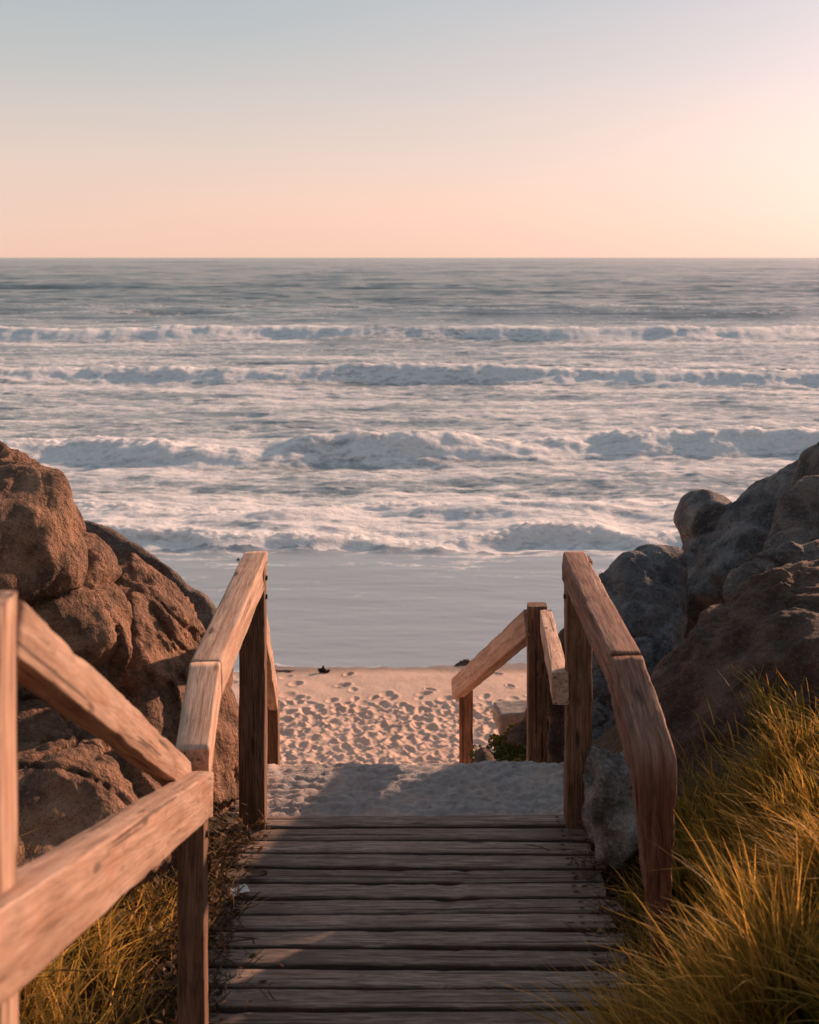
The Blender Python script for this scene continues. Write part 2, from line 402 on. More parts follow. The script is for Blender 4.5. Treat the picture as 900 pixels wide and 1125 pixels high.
# swash: thin smooth film, faint ripple lines, foam only at its lip
SZ += nearsw * (.007 * fbm2(SX * .4, SY * 1.4, 3) + .0015 * fbm2(SX * 3, SY * 7, 2)) + .05 * sst(18, 25, SY) 
foam += nearsw * (.25 + .22 * fbm2(SX * .30, SY * 1.5, 5)) * sst(18.5, 21, SY)
Zs_pre = SZ + SEA
dep = Zs_pre - gx(SX, SY)
foam = np.maximum(foam, .78 * np.exp(-(dep / .005) ** 2) * (SY < 19.5) * (.9 + .5 * fbm2(SX * 2, SY * 2, 3)))
lip = 24.75 + .30 * fbm2(SX * .8, SX * 0 + 1.1, 3) + .10 * fbm2(SX * 4, SX * 0 + 7.1, 2)
foam = np.where(SY < lip, np.minimum(foam, (SY < 19.5) * .45 + .40 + .16 * fbm2(SX * .30, SY * 1.5, 5) - .06 * (lip - SY)), np.maximum(foam, .95 * (1 - sst(0, .5, SY - lip))))
near = np.where(SY < 30, 1 - .55 * sst(24, 30, SY), .45 * (1 - sst(60, 250, SY)))
turb = np.clip(1 - sst(30, 210, SY) * .9, 0, 1)
Zs = SZ + SEA
sea = link('sea', mesh_np('sea', np.stack([SX, SY, Zs], -1).reshape(-1, 3), grid_quads(*SY.shape), attrs={'foam': foam, 'turbid': turb, 'near': near}), M_SEA)
tag(sea, kind='structure')

# ------------------------------------------------------------------ timber
def timber(name, p0, p1, w, h, mat, parent, up=(0, 0, 1), wear=.0035, bow=0.0, cut0=0.0, cut1=0.0, taper=1.0):
    """rounded sawn timber from p0 to p1; local X runs along it; cut0/cut1 slant the ends"""
    p0, p1 = Vector(p0), Vector(p1); L = (p1 - p0).length; ex = (p1 - p0) / L
    upv = Vector(up); ey = upv.cross(ex).normalized(); ez = ex.cross(ey)
    n = max(6, int(L / .03)); r = min(w, h) * .085
    prof = []
    for cx, cy, a0 in ((w/2 - r, h/2 - r, 0), (-w/2 + r, h/2 - r, 90), (-w/2 + r, -h/2 + r, 180), (w/2 - r, -h/2 + r, 270)):
        for k in range(4):
            a = math.radians(a0 + 30 * k); prof.append((cx + r * math.cos(a), cy + r * math.sin(a)))
        # mid-side points give the faces something to wear
        nx = {0: (0, h/2), 90: (-w/2, 0), 180: (0, -h/2), 270: (w/2, 0)}[a0]
        prof.append(nx)
    prof = np.array(prof); m = len(prof)
    ts = np.linspace(0, L, n + 1); V = np.zeros((n + 1, m, 3))
    for i, t in enumerate(ts):
        s = 1 + (taper - 1) * t / L
        V[i, :, 0] = t; V[i, :, 1:] = prof * s
        V[i, :, 2] += bow * math.sin(math.pi * t / L)
        f0 = max(0, 1 - t / .15); f1 = max(0, 1 - (L - t) / .15)
        V[i, :, 0] += prof[:, 1] * (cut0 * f0 + cut1 * f1)
    V = V.reshape(-1, 3); sd = random.uniform(0, 90)
    nn = np.stack([fbm3(V * (3, 22, 22) + sd + 31 * k, 3) for k in range(3)], -1)
    V[:, 1:] += nn[:, 1:] * wear
    chip = np.maximum(fbm3(V * (9, 30, 30) + sd, 2) - .32, 0); V[:, 1:] *= 1 - (chip * .22)[:, None]
    q = []
    for i in range(n):
        for k in range(m):
            k2 = (k + 1) % m; q.append((i*m + k, i*m + k2, (i+1)*m + k2, (i+1)*m + k))
    c0, c1 = len(V), len(V) + 1
    V = np.concatenate([V, [[V[:m, 0].mean(), 0, 0]], [[V[-m:, 0].mean(), 0, 0]]])
    tr = [(c0, (k + 1) % m, k) for k in range(m)] + [(c1, n*m + k, n*m + (k + 1) % m) for k in range(m)]
    me = mesh_np(name, V, q, tr)
    me.polygons.foreach_set('use_smooth', np.array([True] * len(q) + [False] * len(tr)))
    o = link(name, me, mat, None)
    Mw = Matrix((ex, ey, ez)).transposed().to_4x4(); Mw.translation = p0
    if parent is not None:
        o.parent = parent; Mw = Matrix.Translation(-parent.location) @ Mw
    o.matrix_local = Mw
    return o

def bolt(parent, p, nrm, r=.011):
    bm = bmesh.new()
    bmesh.ops.create_cone(bm, cap_ends=True, segments=10, radius1=r, radius2=r * .8, depth=.012)
    me = bpy.data.meshes.new('bolt'); bm.to_mesh(me); bm.free()
    o = link('bolt', me, M_STEEL, parent)
    q = Vector(nrm).to_track_quat('Z', 'Y').to_matrix().to_4x4(); q.translation = Vector(p) - parent.location
    o.matrix_local = q

# deck
deck = empty('boardwalk', (0, 4.0, -.05), 'grey weathered plank boardwalk leading down between the rocks to the beach', 'boardwalk')
V = []; Q = []; BID = []; EDG = []; CRS = []; nv = 0
pitch = .112; yb = 5.235
for b in range(34):
    y1 = yb - b * pitch; y0 = y1 - pitch + random.uniform(.015, .020)
    if y1 < 1.6: break
    xl = -.655 + random.uniform(-.03, .02); xr = .685 + random.uniform(-.03, .03)
    if b == 0: xl, xr = -.60, .60
    th = .04; dz = random.uniform(-.004, .004); n = 90
    prof = []; w = y1 - y0; r = .006
    pr = [(-w/2, -th), (-w/2, -r), (-w/2 + r*.35, -r*.35), (-w/2 + r, 0), (-w/4, 0), (0, 0), (w/4, 0), (w/2 - r, 0), (w/2 - r*.35, -r*.35), (w/2, -r), (w/2, -th)]
    pr = np.array(pr); m = len(pr)
    tx = np.linspace(xl, xr, n + 1)
    A = np.zeros((n + 1, m, 3)); A[:, :, 0] = tx[:, None]; A[:, :, 1] = (y0 + y1) / 2 + pr[None, :, 0]; A[:, :, 2] = pr[None, :, 1] + dz
    A = A.reshape(-1, 3)
    tilt = random.uniform(-.03, .03)
    A[:, 2] += (A[:, 1] - (y0 + y1)/2) * tilt + .004 * np.sin(A[:, 0] * 2 + b) 
    e = fbm3(A * (4, 30, 30) + b * 9.7, 4)
    edge = (np.abs(A[:, 1] - (y0 + y1)/2) > w * .38)
    A[:, 2] += e * np.where(edge, .0018, .0012); A[:, 1] += e * np.where(edge, .0012, 0)
    chip = np.maximum(fbm3(A * (6, 3, 3) + b * 3.3 + 50, 3) - .38, 0)
    A[:, 2] -= np.where(edge, chip * .012, 0)
    end = (A[:, 0] < xl + 1e-4) | (A[:, 0] > xr - 1e-4); A[:, 0] += np.where(end, .012 * fbm3(A * 40, 2), 0)
    base = nv
    for i in range(n):
        for k in range(m - 1):
            Q.append((base + i*m + k, base + (i+1)*m + k, base + (i+1)*m + k + 1, base + i*m + k + 1))
    for s in (0, n):                                     # end grain
        for k in range((m - 1) // 2):
            a = base + s*m
            Q.append((a + k, a + k + 1, a + m - 2 - k, a + m - 1 - k))
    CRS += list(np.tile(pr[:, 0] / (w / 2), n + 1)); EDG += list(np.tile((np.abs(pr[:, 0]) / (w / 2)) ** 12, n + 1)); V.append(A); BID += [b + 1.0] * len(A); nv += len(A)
V = np.concatenate(V) - np.array(deck.location)
dk = link('decking', mesh_np('decking', V, Q, attrs={'board': BID, 'gap_shade': EDG, 'cross': CRS}), M_DECK, deck)
for xx in (-.56, .57):
    timber('joist', (xx, 1.6, -.085), (xx, 5.12, -.085), .05, .085, M_POST, deck)
# railings -------------------------------------------------------------
RL = empty('wooden_railing', (-.6, 4.2, 0), 'sunlit timber railing on the left of the boardwalk with two rails climbing to the front', 'railing', 'timber railings beside the boardwalk')
RR = empty('wooden_railing', (.63, 4.2, 0), 'timber railing on the right of the boardwalk with stepped lower rails toward the beach', 'railing', 'timber railings beside the boardwalk')
# right: deck post, upper rail in three lengths
timber('post', (.638, 5.17, -.3), (.638, 5.17, 1.0), .098, .10, M_POST, RR, up=(0, 1, 0))
def miter(a, b, c):
    u, v = (Vector(b) - Vector(a)).normalized(), (Vector(c) - Vector(b)).normalized()
    return math.tan(u.angle(v) / 2)
def bent_timber(name, pts, ws, hs, mat, parent, wear=.004):
    """one sawn piece that bends through pts; its top face keeps facing up and forward"""
    pts = [Vector(p) for p in pts]; o0 = pts[0]
    P = []; W = []; Hh = []
    for i in range(len(pts) - 1):
        L = (pts[i+1] - pts[i]).length; n = max(4, int(L / .02))
        for k in range(n + (i == len(pts) - 2)):
            t_ = k / n; P.append(pts[i].lerp(pts[i+1], t_)); W.append(ws[i] + (ws[i+1] - ws[i]) * t_); Hh.append(hs[i] + (hs[i+1] - hs[i]) * t_)
    S = [0.0]
    for i in range(1, len(P)): S.append(S[-1] + (P[i] - P[i-1]).length)
    G = []
    P = P[:1] + [(P[i-1] + P[i]*2 + P[i+1]) / 4 for i in range(1, len(P) - 1)] + P[-1:]
    V = []; m = 0
    for i, p in enumerate(P):
        ex = (P[min(i + 3, len(P) - 1)] - P[max(i - 3, 0)]).normalized(); ey = (Vector((1, 0, 0)) - ex * ex.x).normalized(); ez = ex.cross(ey)
        w_, h_ = W[i], Hh[i]; r = .008; pr = []
        for cx, cy, a0 in ((w_/2 - r, h_/2 - r, 0), (-w_/2 + r, h_/2 - r, 90), (-w_/2 + r, -h_/2 + r, 180), (w_/2 - r, -h_/2 + r, 270)):
            for k in range(4):
                a = math.radians(a0 + 30 * k); pr.append((cx + r * math.cos(a), cy + r * math.sin(a)))
            pr += {0: [(w_/4, h_/2), (0, h_/2), (-w_/4, h_/2)], 90: [(-w_/2, 0)], 180: [(-w_/4, -h_/2), (0, -h_/2), (w_/4, -h_/2)], 270: [(w_/2, 0)]}[a0]
        m = len(pr); V += [tuple(p - o0 + ey * a + ez * b) for a, b in pr]; G += [(S[i], a, b) for a, b in pr]
    V = np.array(V); n = len(P)
    d = (pts[-1] - pts[0]).normalized(); ey = (Vector((1, 0, 0)) - d * d.x).normalized(); Mr = Matrix((d, ey, d.cross(ey)))
    V = V @ np.array(Mr).T
    nz = np.stack([fbm3(V * (5, 24, 24) + 31 * k, 4) for k in range(3)], -1); V += nz * wear * np.array([.3, 1, 1])
    q = [(i*m + k, i*m + (k+1) % m, (i+1)*m + (k+1) % m, (i+1)*m + k) for i in range(n - 1) for k in range(m)]
    c = len(V); V = np.concatenate([V, V[:m].mean(0)[None], V[-m:].mean(0)[None]])
    tr = [(c, (k+1) % m, k) for k in range(m)] + [(c + 1, (n-1)*m + k, (n-1)*m + (k+1) % m) for k in range(m)]
    me = mesh_np(name, V, q, tr); at_ = me.attributes.new('grain', 'FLOAT_VECTOR', 'POINT'); at_.data.foreach_set('vector', np.array(G + [(0, 0, 0), (S[-1], 0, 0)], np.float32).ravel())
    o = link(name, me, mat, parent)
    Mw = Mr.transposed().to_4x4(); Mw.translation = o0 - parent.location; o.matrix_local = Mw
    return o
k0 = at(630, 622, 5.24); k1 = at(687, 738, 3.98); k2 = at(716, 838, 3.66); k3 = at(726, 1062, 3.82)
m1 = miter(k0, k1, k2)
timber('handrail', k0, k1, .09, .115, M_RED, RR, cut1=m1)
bent_timber('handrail', [k1, k2, k3], [.094, .116, .034], [.118, .12, .05], M_REDBENT, RR, wear=.006)
# right: lower flight
p2 = at(590, 664, 7.0); p3 = at(512, 752, 9.3)
timber('post', (p2.x, 7.0, -1.0), (p2.x, 7.0, p2.z), .098, .09, M_POST, RR, up=(0, 1, 0))
timber('post', (p3.x, 9.3, -2.35), (p3.x, 9.3, p3.z), .092, .09, M_POST, RR, up=(0, 1, 0))
timber('lower_rail', at(616, 757, 5.1), at(600, 683, 6.93), .06, .115, M_RAIL, RR)
timber('lower_rail', at(584, 684, 6.98), at(502, 757, 9.38), .07, .135, M_RAIL, RR)
# left: deck post and upper rail
timber('post', (-.592, 5.17, -.3), (-.592, 5.17, .98), .098, .10, M_POST, RL, up=(0, 1, 0))
j1 = at(226, 748, 4.0); j2 = at(211, 846, 3.56)
m1 = miter(at(281, 622, 5.24), j1, j2)
timber('handrail', at(281, 622, 5.24), j1, .09, .115, M_RAIL, RL, cut1=m1)
timber('handrail', j1, j2, .09, .115, M_RAIL, RL, cut0=-m1)
pl = at(298, 772, 7.4)
timber('post', (pl.x, 7.4, -1.5), (pl.x, 7.4, pl.z), .085, .09, M_POST, RL, up=(0, 1, 0))
timber('lower_rail', (-.588, 5.21, .86), (pl.x + .015, 7.36, pl.z + .03), .05, .11, M_RAIL, RL)
timber('post', (-.572, 3.60, -.2), (-.572, 3.60, .82), .07, .075, M_POST, RL, up=(0, 1, 0))
# left: the two rails climbing toward the viewer and their post
timber('handrail', at(2, 690, 1.86), at(204, 858, 3.58), .05, .075, M_RAIL, RL)
timber('mid_rail', at(-150, 1140, 1.30), at(219, 873, 3.50), .07, .112, M_RAIL, RL, cut1=-.15)
timber('post', (-.572, 1.80, -.3), (-.572, 1.80, 1.69), .09, .09, M_RAIL, RL, up=(0, 1, 0))

for rail, x, nx in ((RR, .638 - .050, -1), (RL, -.592 + .050, 1)):
    for z in (.93, .86): bolt(rail, (x, 5.16 + random.uniform(-.012, .012), z), (nx, 0, 0))
for z in (.70, .62): bolt(RL, (-.572 + .036, 3.60, z), (1, 0, 0))
for z in (-.02, -.10): bolt(RR, (p2.x - .005, 6.955, z + .12), (0, -1, 0), .009)

# ------------------------------------------------------------------ rocks
_ico = {}
def ico(s):
    if s not in _ico:
        bm = bmesh.new(); bmesh.ops.create_icosphere(bm, subdivisions=s, radius=1.0)
        v = np.array([x.co[:] for x in bm.verts]); f = np.array([[x.index for x in fc.verts] for fc in bm.faces]); bm.free()
        _ico[s] = (v / np.linalg.norm(v, axis=1)[:, None], f)
    return _ico[s]

def rock(pts, label, name='boulder', sub=6, p=14, big=.12, mid=.020, fine=.008, crack=.010, tint=(1, 1, 1), seed=0, group='boulders beside the boardwalk', strata=0.0, facet=.17, thick=None):
    pts = np.array([tuple(q) for q in pts], float)
    c = pts.mean(0); size = np.linalg.norm(pts - c, axis=1).mean()
    bm = bmesh.new()
    for q in pts: bm.verts.new(q - c)
    bmesh.ops.convex_hull(bm, input=bm.verts); bmesh.ops.recalc_face_normals(bm, faces=bm.faces)
    N = []; D = []
    for f in bm.faces:
        d = f.normal.dot(f.verts[0].co)
        nn = f.normal if d > 0 else -f.normal
        d = max(abs(d), size * .08)
        if not any((Vector(a) - nn).length < .12 and abs(b - d) < .03 for a, b in zip(N, D)): N.append(tuple(nn)); D.append(d)
    bm.free(); N = np.array(N); D = np.array(D)
    dr, fc = ico(sub)
    u = np.maximum(dr @ N.T, 0) / D
    r = (u ** p).sum(1) ** (-1.0 / p) * 1.03
    P = dr * r[:, None]; w = P + c + seed * 3.17
    warp = np.stack([fbm3(w * .9 / size + 9 * k, 3) for k in range(3)], -1) * .25 * size
    ww = w + warp
    h = big * size * fbm3(ww * 1.3 / size, 3) + mid * fbm3(ww * 3.6, 5) * min(size, 1.2) + fine * fbm3(ww * 13, 4)
    h -= fine * .5 * np.maximum(fbm3(w * (24, 24, 24), 3), 0)
    cr = np.abs(fbm3(ww * (1.1, 1.1, .6) / max(size, .3) + 40, 2)); h -= crack * size * np.exp(-(cr / .028) ** 2)
    if strata: h += strata * (np.abs(fbm3(ww @ np.array([[5.2, 1.0, .0], [0, 4.4, 0], [1.6, -.6, .8]]), 4)) - .25)
    rd = 1 - np.abs(fbm3(ww * (np.array([5.5, 5.5, 1.3]) if strata else np.array([3.0, 3.0, 3.4])), 5)) * 2; h += mid * 1.2 * (rd - .4)
    rs = np.random.default_rng(int(seed) + 100); ns = int(14 + 6 * size)
    sdp = P[rs.integers(0, len(P), ns)]; tl = rs.normal(0, 1, (ns, 3)) * facet
    pw = P + warp * .35
    dd = np.stack([((pw - q) ** 2).sum(1) for q in sdp], 1); o2 = np.argpartition(dd, 1, axis=1)[:, :2]
    da = np.take_along_axis(dd, o2, 1); sw_ = da[:, 0] > da[:, 1]; c0 = np.where(sw_, o2[:, 1], o2[:, 0]); da = np.sqrt(np.sort(da, 1))
    fh = ((pw - sdp[c0]) * tl[c0]).sum(1).clip(-.10 * size, .10 * size); gap = da[:, 1] - da[:, 0]
    h += fh * sst(0, .014 * size, gap) - .30 * size * facet * np.exp(-(gap / (.013 * size + .004)) ** 2) * sst(-.25, .15, n3(w * 1.6))
    P = P + dr * h[:, None] * .9
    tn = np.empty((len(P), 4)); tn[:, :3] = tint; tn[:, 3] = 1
    o = link(name, mesh_np(name, P, None, fc, cols={'tint': tn}), M_ROCK)
    o.location = c
    tag(o, label, 'boulder', group)
    return o

def blob(px0, py0, px1, py1, Y, d, sq=.72):
    """corner points of a chunky block seen in that pixel box, d metres deep"""
    o = []
    for yy, s in ((Y - d/2, sq), (Y, 1.0), (Y + d/2, sq)):
        cx, cy = (px0 + px1)/2, (py0 + py1)/2
        for a in range(0, 360, 45):
            ca, sa = math.cos(math.radians(a)), math.sin(math.radians(a))
            q = at(cx + (px1 - px0)/2 * s * ca, cy + (py1 - py0)/2 * s * sa, Y); q.y = yy; o.append(q)
    return o

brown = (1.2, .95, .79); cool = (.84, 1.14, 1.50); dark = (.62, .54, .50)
# left group
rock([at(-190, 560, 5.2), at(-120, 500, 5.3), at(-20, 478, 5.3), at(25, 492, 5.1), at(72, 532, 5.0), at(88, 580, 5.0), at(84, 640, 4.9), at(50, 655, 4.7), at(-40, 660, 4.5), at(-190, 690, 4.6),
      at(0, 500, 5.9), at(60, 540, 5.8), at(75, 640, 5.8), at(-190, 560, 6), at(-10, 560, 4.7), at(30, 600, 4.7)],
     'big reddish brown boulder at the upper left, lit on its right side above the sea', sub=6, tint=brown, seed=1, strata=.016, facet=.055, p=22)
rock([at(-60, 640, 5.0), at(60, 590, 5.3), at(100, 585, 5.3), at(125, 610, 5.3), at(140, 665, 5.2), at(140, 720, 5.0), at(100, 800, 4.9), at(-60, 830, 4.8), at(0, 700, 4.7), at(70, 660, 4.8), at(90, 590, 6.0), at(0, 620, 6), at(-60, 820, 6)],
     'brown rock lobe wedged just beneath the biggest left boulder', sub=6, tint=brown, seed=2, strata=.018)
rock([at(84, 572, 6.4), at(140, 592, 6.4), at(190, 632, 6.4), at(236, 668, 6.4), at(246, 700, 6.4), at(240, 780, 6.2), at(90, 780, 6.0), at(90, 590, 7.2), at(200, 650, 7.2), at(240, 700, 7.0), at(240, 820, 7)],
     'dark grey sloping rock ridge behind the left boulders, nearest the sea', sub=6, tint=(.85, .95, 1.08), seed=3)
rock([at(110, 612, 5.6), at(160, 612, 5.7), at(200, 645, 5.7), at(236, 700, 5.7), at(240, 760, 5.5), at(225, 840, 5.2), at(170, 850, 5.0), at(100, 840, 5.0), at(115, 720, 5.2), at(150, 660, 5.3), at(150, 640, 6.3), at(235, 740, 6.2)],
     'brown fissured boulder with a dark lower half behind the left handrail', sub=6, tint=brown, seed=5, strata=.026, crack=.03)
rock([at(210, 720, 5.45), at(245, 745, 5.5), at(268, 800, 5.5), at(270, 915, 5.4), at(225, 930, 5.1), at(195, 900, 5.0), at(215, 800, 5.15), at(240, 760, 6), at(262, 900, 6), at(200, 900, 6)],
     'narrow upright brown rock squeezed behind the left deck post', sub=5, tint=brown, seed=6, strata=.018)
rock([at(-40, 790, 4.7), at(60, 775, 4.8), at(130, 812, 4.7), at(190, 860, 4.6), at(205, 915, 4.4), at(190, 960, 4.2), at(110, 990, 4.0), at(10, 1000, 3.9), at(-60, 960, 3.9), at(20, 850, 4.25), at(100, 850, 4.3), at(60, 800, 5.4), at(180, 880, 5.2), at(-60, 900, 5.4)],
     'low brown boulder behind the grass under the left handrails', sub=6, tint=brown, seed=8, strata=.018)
# right group
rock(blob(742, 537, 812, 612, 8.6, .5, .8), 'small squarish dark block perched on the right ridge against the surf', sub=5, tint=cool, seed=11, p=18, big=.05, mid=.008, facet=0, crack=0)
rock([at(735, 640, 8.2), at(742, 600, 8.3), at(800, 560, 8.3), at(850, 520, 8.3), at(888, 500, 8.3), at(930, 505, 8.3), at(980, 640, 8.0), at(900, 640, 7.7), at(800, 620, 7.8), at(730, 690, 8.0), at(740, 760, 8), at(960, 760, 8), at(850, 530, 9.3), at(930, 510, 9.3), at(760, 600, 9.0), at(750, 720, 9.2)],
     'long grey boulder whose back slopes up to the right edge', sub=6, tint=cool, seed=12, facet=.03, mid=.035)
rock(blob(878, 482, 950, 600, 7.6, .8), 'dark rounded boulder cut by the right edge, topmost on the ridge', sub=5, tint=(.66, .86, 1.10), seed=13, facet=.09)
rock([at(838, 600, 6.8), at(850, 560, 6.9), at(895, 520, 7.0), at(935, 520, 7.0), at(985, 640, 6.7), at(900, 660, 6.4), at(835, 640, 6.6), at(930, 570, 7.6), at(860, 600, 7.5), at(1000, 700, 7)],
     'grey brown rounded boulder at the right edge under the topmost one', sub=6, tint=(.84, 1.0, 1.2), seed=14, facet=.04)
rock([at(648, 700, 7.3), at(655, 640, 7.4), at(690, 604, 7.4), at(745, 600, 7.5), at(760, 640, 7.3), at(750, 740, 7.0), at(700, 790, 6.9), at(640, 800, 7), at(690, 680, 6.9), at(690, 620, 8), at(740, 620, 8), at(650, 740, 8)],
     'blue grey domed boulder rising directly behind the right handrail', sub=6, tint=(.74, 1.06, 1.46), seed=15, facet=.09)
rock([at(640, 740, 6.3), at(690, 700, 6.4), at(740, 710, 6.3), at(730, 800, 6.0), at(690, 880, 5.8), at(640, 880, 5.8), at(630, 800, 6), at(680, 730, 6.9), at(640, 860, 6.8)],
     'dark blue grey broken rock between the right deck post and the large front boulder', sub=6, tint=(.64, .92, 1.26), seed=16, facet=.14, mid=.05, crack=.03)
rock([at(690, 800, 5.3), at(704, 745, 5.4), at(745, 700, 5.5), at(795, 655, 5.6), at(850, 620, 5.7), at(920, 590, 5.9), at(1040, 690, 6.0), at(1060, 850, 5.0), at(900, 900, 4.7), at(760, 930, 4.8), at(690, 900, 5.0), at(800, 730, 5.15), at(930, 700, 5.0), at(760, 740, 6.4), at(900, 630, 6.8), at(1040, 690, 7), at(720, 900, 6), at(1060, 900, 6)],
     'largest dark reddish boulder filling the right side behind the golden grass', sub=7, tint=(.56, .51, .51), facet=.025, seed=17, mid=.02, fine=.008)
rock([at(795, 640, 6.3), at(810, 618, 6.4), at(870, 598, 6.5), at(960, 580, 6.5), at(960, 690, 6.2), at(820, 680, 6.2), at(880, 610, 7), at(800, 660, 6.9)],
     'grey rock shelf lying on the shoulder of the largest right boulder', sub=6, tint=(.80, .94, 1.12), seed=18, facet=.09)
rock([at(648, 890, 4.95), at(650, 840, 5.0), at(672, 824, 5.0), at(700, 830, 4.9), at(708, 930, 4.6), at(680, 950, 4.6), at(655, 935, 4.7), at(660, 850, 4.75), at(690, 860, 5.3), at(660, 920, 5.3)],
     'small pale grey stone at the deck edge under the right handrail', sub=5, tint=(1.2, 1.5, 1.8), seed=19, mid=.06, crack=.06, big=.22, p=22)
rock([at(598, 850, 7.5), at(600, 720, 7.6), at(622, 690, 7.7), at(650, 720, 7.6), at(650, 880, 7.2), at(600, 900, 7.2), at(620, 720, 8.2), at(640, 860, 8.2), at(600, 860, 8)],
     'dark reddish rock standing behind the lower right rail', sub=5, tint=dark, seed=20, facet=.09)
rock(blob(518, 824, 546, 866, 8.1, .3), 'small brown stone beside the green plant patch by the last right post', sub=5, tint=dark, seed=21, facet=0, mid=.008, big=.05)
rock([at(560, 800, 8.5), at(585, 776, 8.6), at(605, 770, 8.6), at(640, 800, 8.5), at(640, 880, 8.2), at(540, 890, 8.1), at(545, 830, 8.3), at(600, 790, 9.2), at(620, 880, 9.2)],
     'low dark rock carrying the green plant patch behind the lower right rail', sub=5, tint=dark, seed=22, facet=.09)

# concrete block and little beach things -------------------------------------------------
bm = bmesh.new(); bmesh.ops.create_cube(bm, size=1.0); bmesh.ops.subdivide_edges(bm, edges=bm.edges, cuts=9, use_grid_fill=True)
for v in bm.verts:
    v.co = Vector((v.co.x * .26, v.co.y * .25, v.co.z * .13)) 
    a = np.array([v.co[:]]) * 14; d = fbm3(a, 3)[0] * .012; v.co += v.co.normalized() * d
me = bpy.data.meshes.new('concrete_block'); bm.to_mesh(me); bm.free(); me.polygons.foreach_set('use_smooth', [True] * len(me.polygons))
cb = link('concrete_block', me, M_CONC); cb.location = at(566, 787, 9.3); cb.rotation_euler = (.03, -.05, .1)
tag(cb, 'pale worn concrete block behind the lower right rail above the green plants', 'block')

def on_beach(px, py):
    Yb = 3.0
    for k in range(4000):
        Yb += .004
        q = at(px, py, Yb)
        if Yb > 12 and q.z <= gz(q.x, Yb): return Vector((q.x, Yb, gz(q.x, Yb)))
    return q
def tube_path(pts, rad, seg=7):
    pts = [Vector(p) for p in pts]; V = []; q = []
    for i, p in enumerate(pts):
        d = (pts[min(i+1, len(pts)-1)] - pts[max(i-1, 0)]).normalized(); a = d.orthogonal().normalized(); b = d.cross(a)
        rr = rad * (1 if 0 < i < len(pts)-1 else .35)
        for k in range(seg):
            t = 2*math.pi*k/seg; V.append(p + (a*math.cos(t) + b*math.sin(t)) * rr * random.uniform(.75, 1.25))
        if i: q += [((i-1)*seg + k, (i-1)*seg + (k+1) % seg, i*seg + (k+1) % seg, i*seg + k) for k in range(seg)]
    return V, q
def join(parts):
    V = []; Q = []
    for v, q in parts:
        b = len(V); V += v; Q += [tuple(b + i for i in f) for f in q]
    return np.array([tuple(v) for v in V]), Q
p = on_beach(356, 739)
V, Q = join([tube_path([(-.06 + .02*i, .02*math.sin(i*2.3 + s), .012 + .03*max(0, math.sin(i*.8 + s))) for i in range(7)], .013) for s in (0, 1.3, 2.4)] + [tube_path([(0, 0, 0), (-.01, .01, .05), (-.006, 0, .075)], .014)])
sw = link('seaweed', mesh_np('seaweed', V, Q), M_WEED); sw.location = p; sw.scale = (1.25, 1.2, 1.2); tag(sw, 'dark clump of seaweed washed up on the smooth sand', 'seaweed')
p = on_beach(307, 738)
V, Q = join([tube_path([(-.16 + .05*i, .015*math.sin(i*1.7), .012 + .006*math.sin(i)) for i in range(8)], .010)])
st = link('driftwood_stick', mesh_np('driftwood_stick', V, Q), M_STICK); st.location = p; tag(st, 'thin dark stick lying on the sand near the left deck post', 'stick')
sp = at(510, 726, 17.9); sp.z = SEA - .02
rock([sp + Vector(q) for q in ((-.13, -.1, 0), (.13, -.1, 0), (.14, .1, 0), (-.12, .1, 0), (-.06, -.03, .09), (.08, 0, .075), (0, .06, .085), (-.1, 0, -.05), (.1, 0, -.05))],
     'small flat grey stone at the water line left of the lower right rail', name='beach_stone', sub=4, tint=(.7, .75, .8), seed=31, group=None)['category'] = 'stone'
sp = at(262, 615, 23.9); sp.z = SEA + .05
rock([sp + Vector(q) for q in ((-.035, -.03, 0), (.035, -.03, 0), (.03, .03, 0), (-.03, .03, 0), (0, 0, .055), (.01, 0, -.03))], 'tiny dark pebble in the shallow water beside the top of the left handrail', name='pebble', sub=3, tint=(.3, .3, .3), seed=33, group=None)['category'] = 'pebble'

# paper scrap and dead leaf on the deck
def sheet(name, w, h, f, mat, loc, rz):
    n = 14; u, v = np.meshgrid(np.linspace(-.5, .5, n), np.linspace(-.5, .5, n))
    X_, Y_, Z_ = f(u, v, w, h); top = np.stack([X_, Y_, Z_ + .0008], -1).reshape(-1, 3); bot = np.stack([X_, Y_, Z_ - .0008], -1).reshape(-1, 3)
    q = grid_quads(n, n); Q = list(map(tuple, q)) + [tuple(x + n*n for x in f_[::-1]) for f_ in q]
    o = link(name, mesh_np(name, np.concatenate([top, bot]), Q), mat); o.location = loc; o.rotation_euler = (0, 0, rz); return o
q = at(263, 983, 4.585)
o = sheet('paper_scrap', .062, .04, lambda u, v, w, h: (u*w*(1 - .25*v), v*h + .25*u*h, .008 + .004*np.sin(u*5) + .007*(v + .5)**2), M_PAPER, (q.x, q.y, .004), .2)
tag(o, 'crumpled white scrap of paper on the left edge of the deck', 'paper')
q = at(281, 966, 4.70)
t = NT('dead_leaf'); nn = t.noise(t.coord(), 40, 4); M_DEAD = t.done(t.bsdf(t.ramp(nn, [(.3, (.055, .035, .02)), (.7, (.15, .10, .06))]), .7))
o = sheet('dead_leaf', .085, .05, lambda u, v, w, h: (u*w, v*h*np.sqrt(np.clip(1 - (2*u)**2, .03, 1)), .012 + .9*(v*h)**2*12 + .02*u*u), M_DEAD, (q.x, q.y, .004), -.3)
tag(o, 'curled brown dead leaf lying on the deck above the white paper', 'leaf')

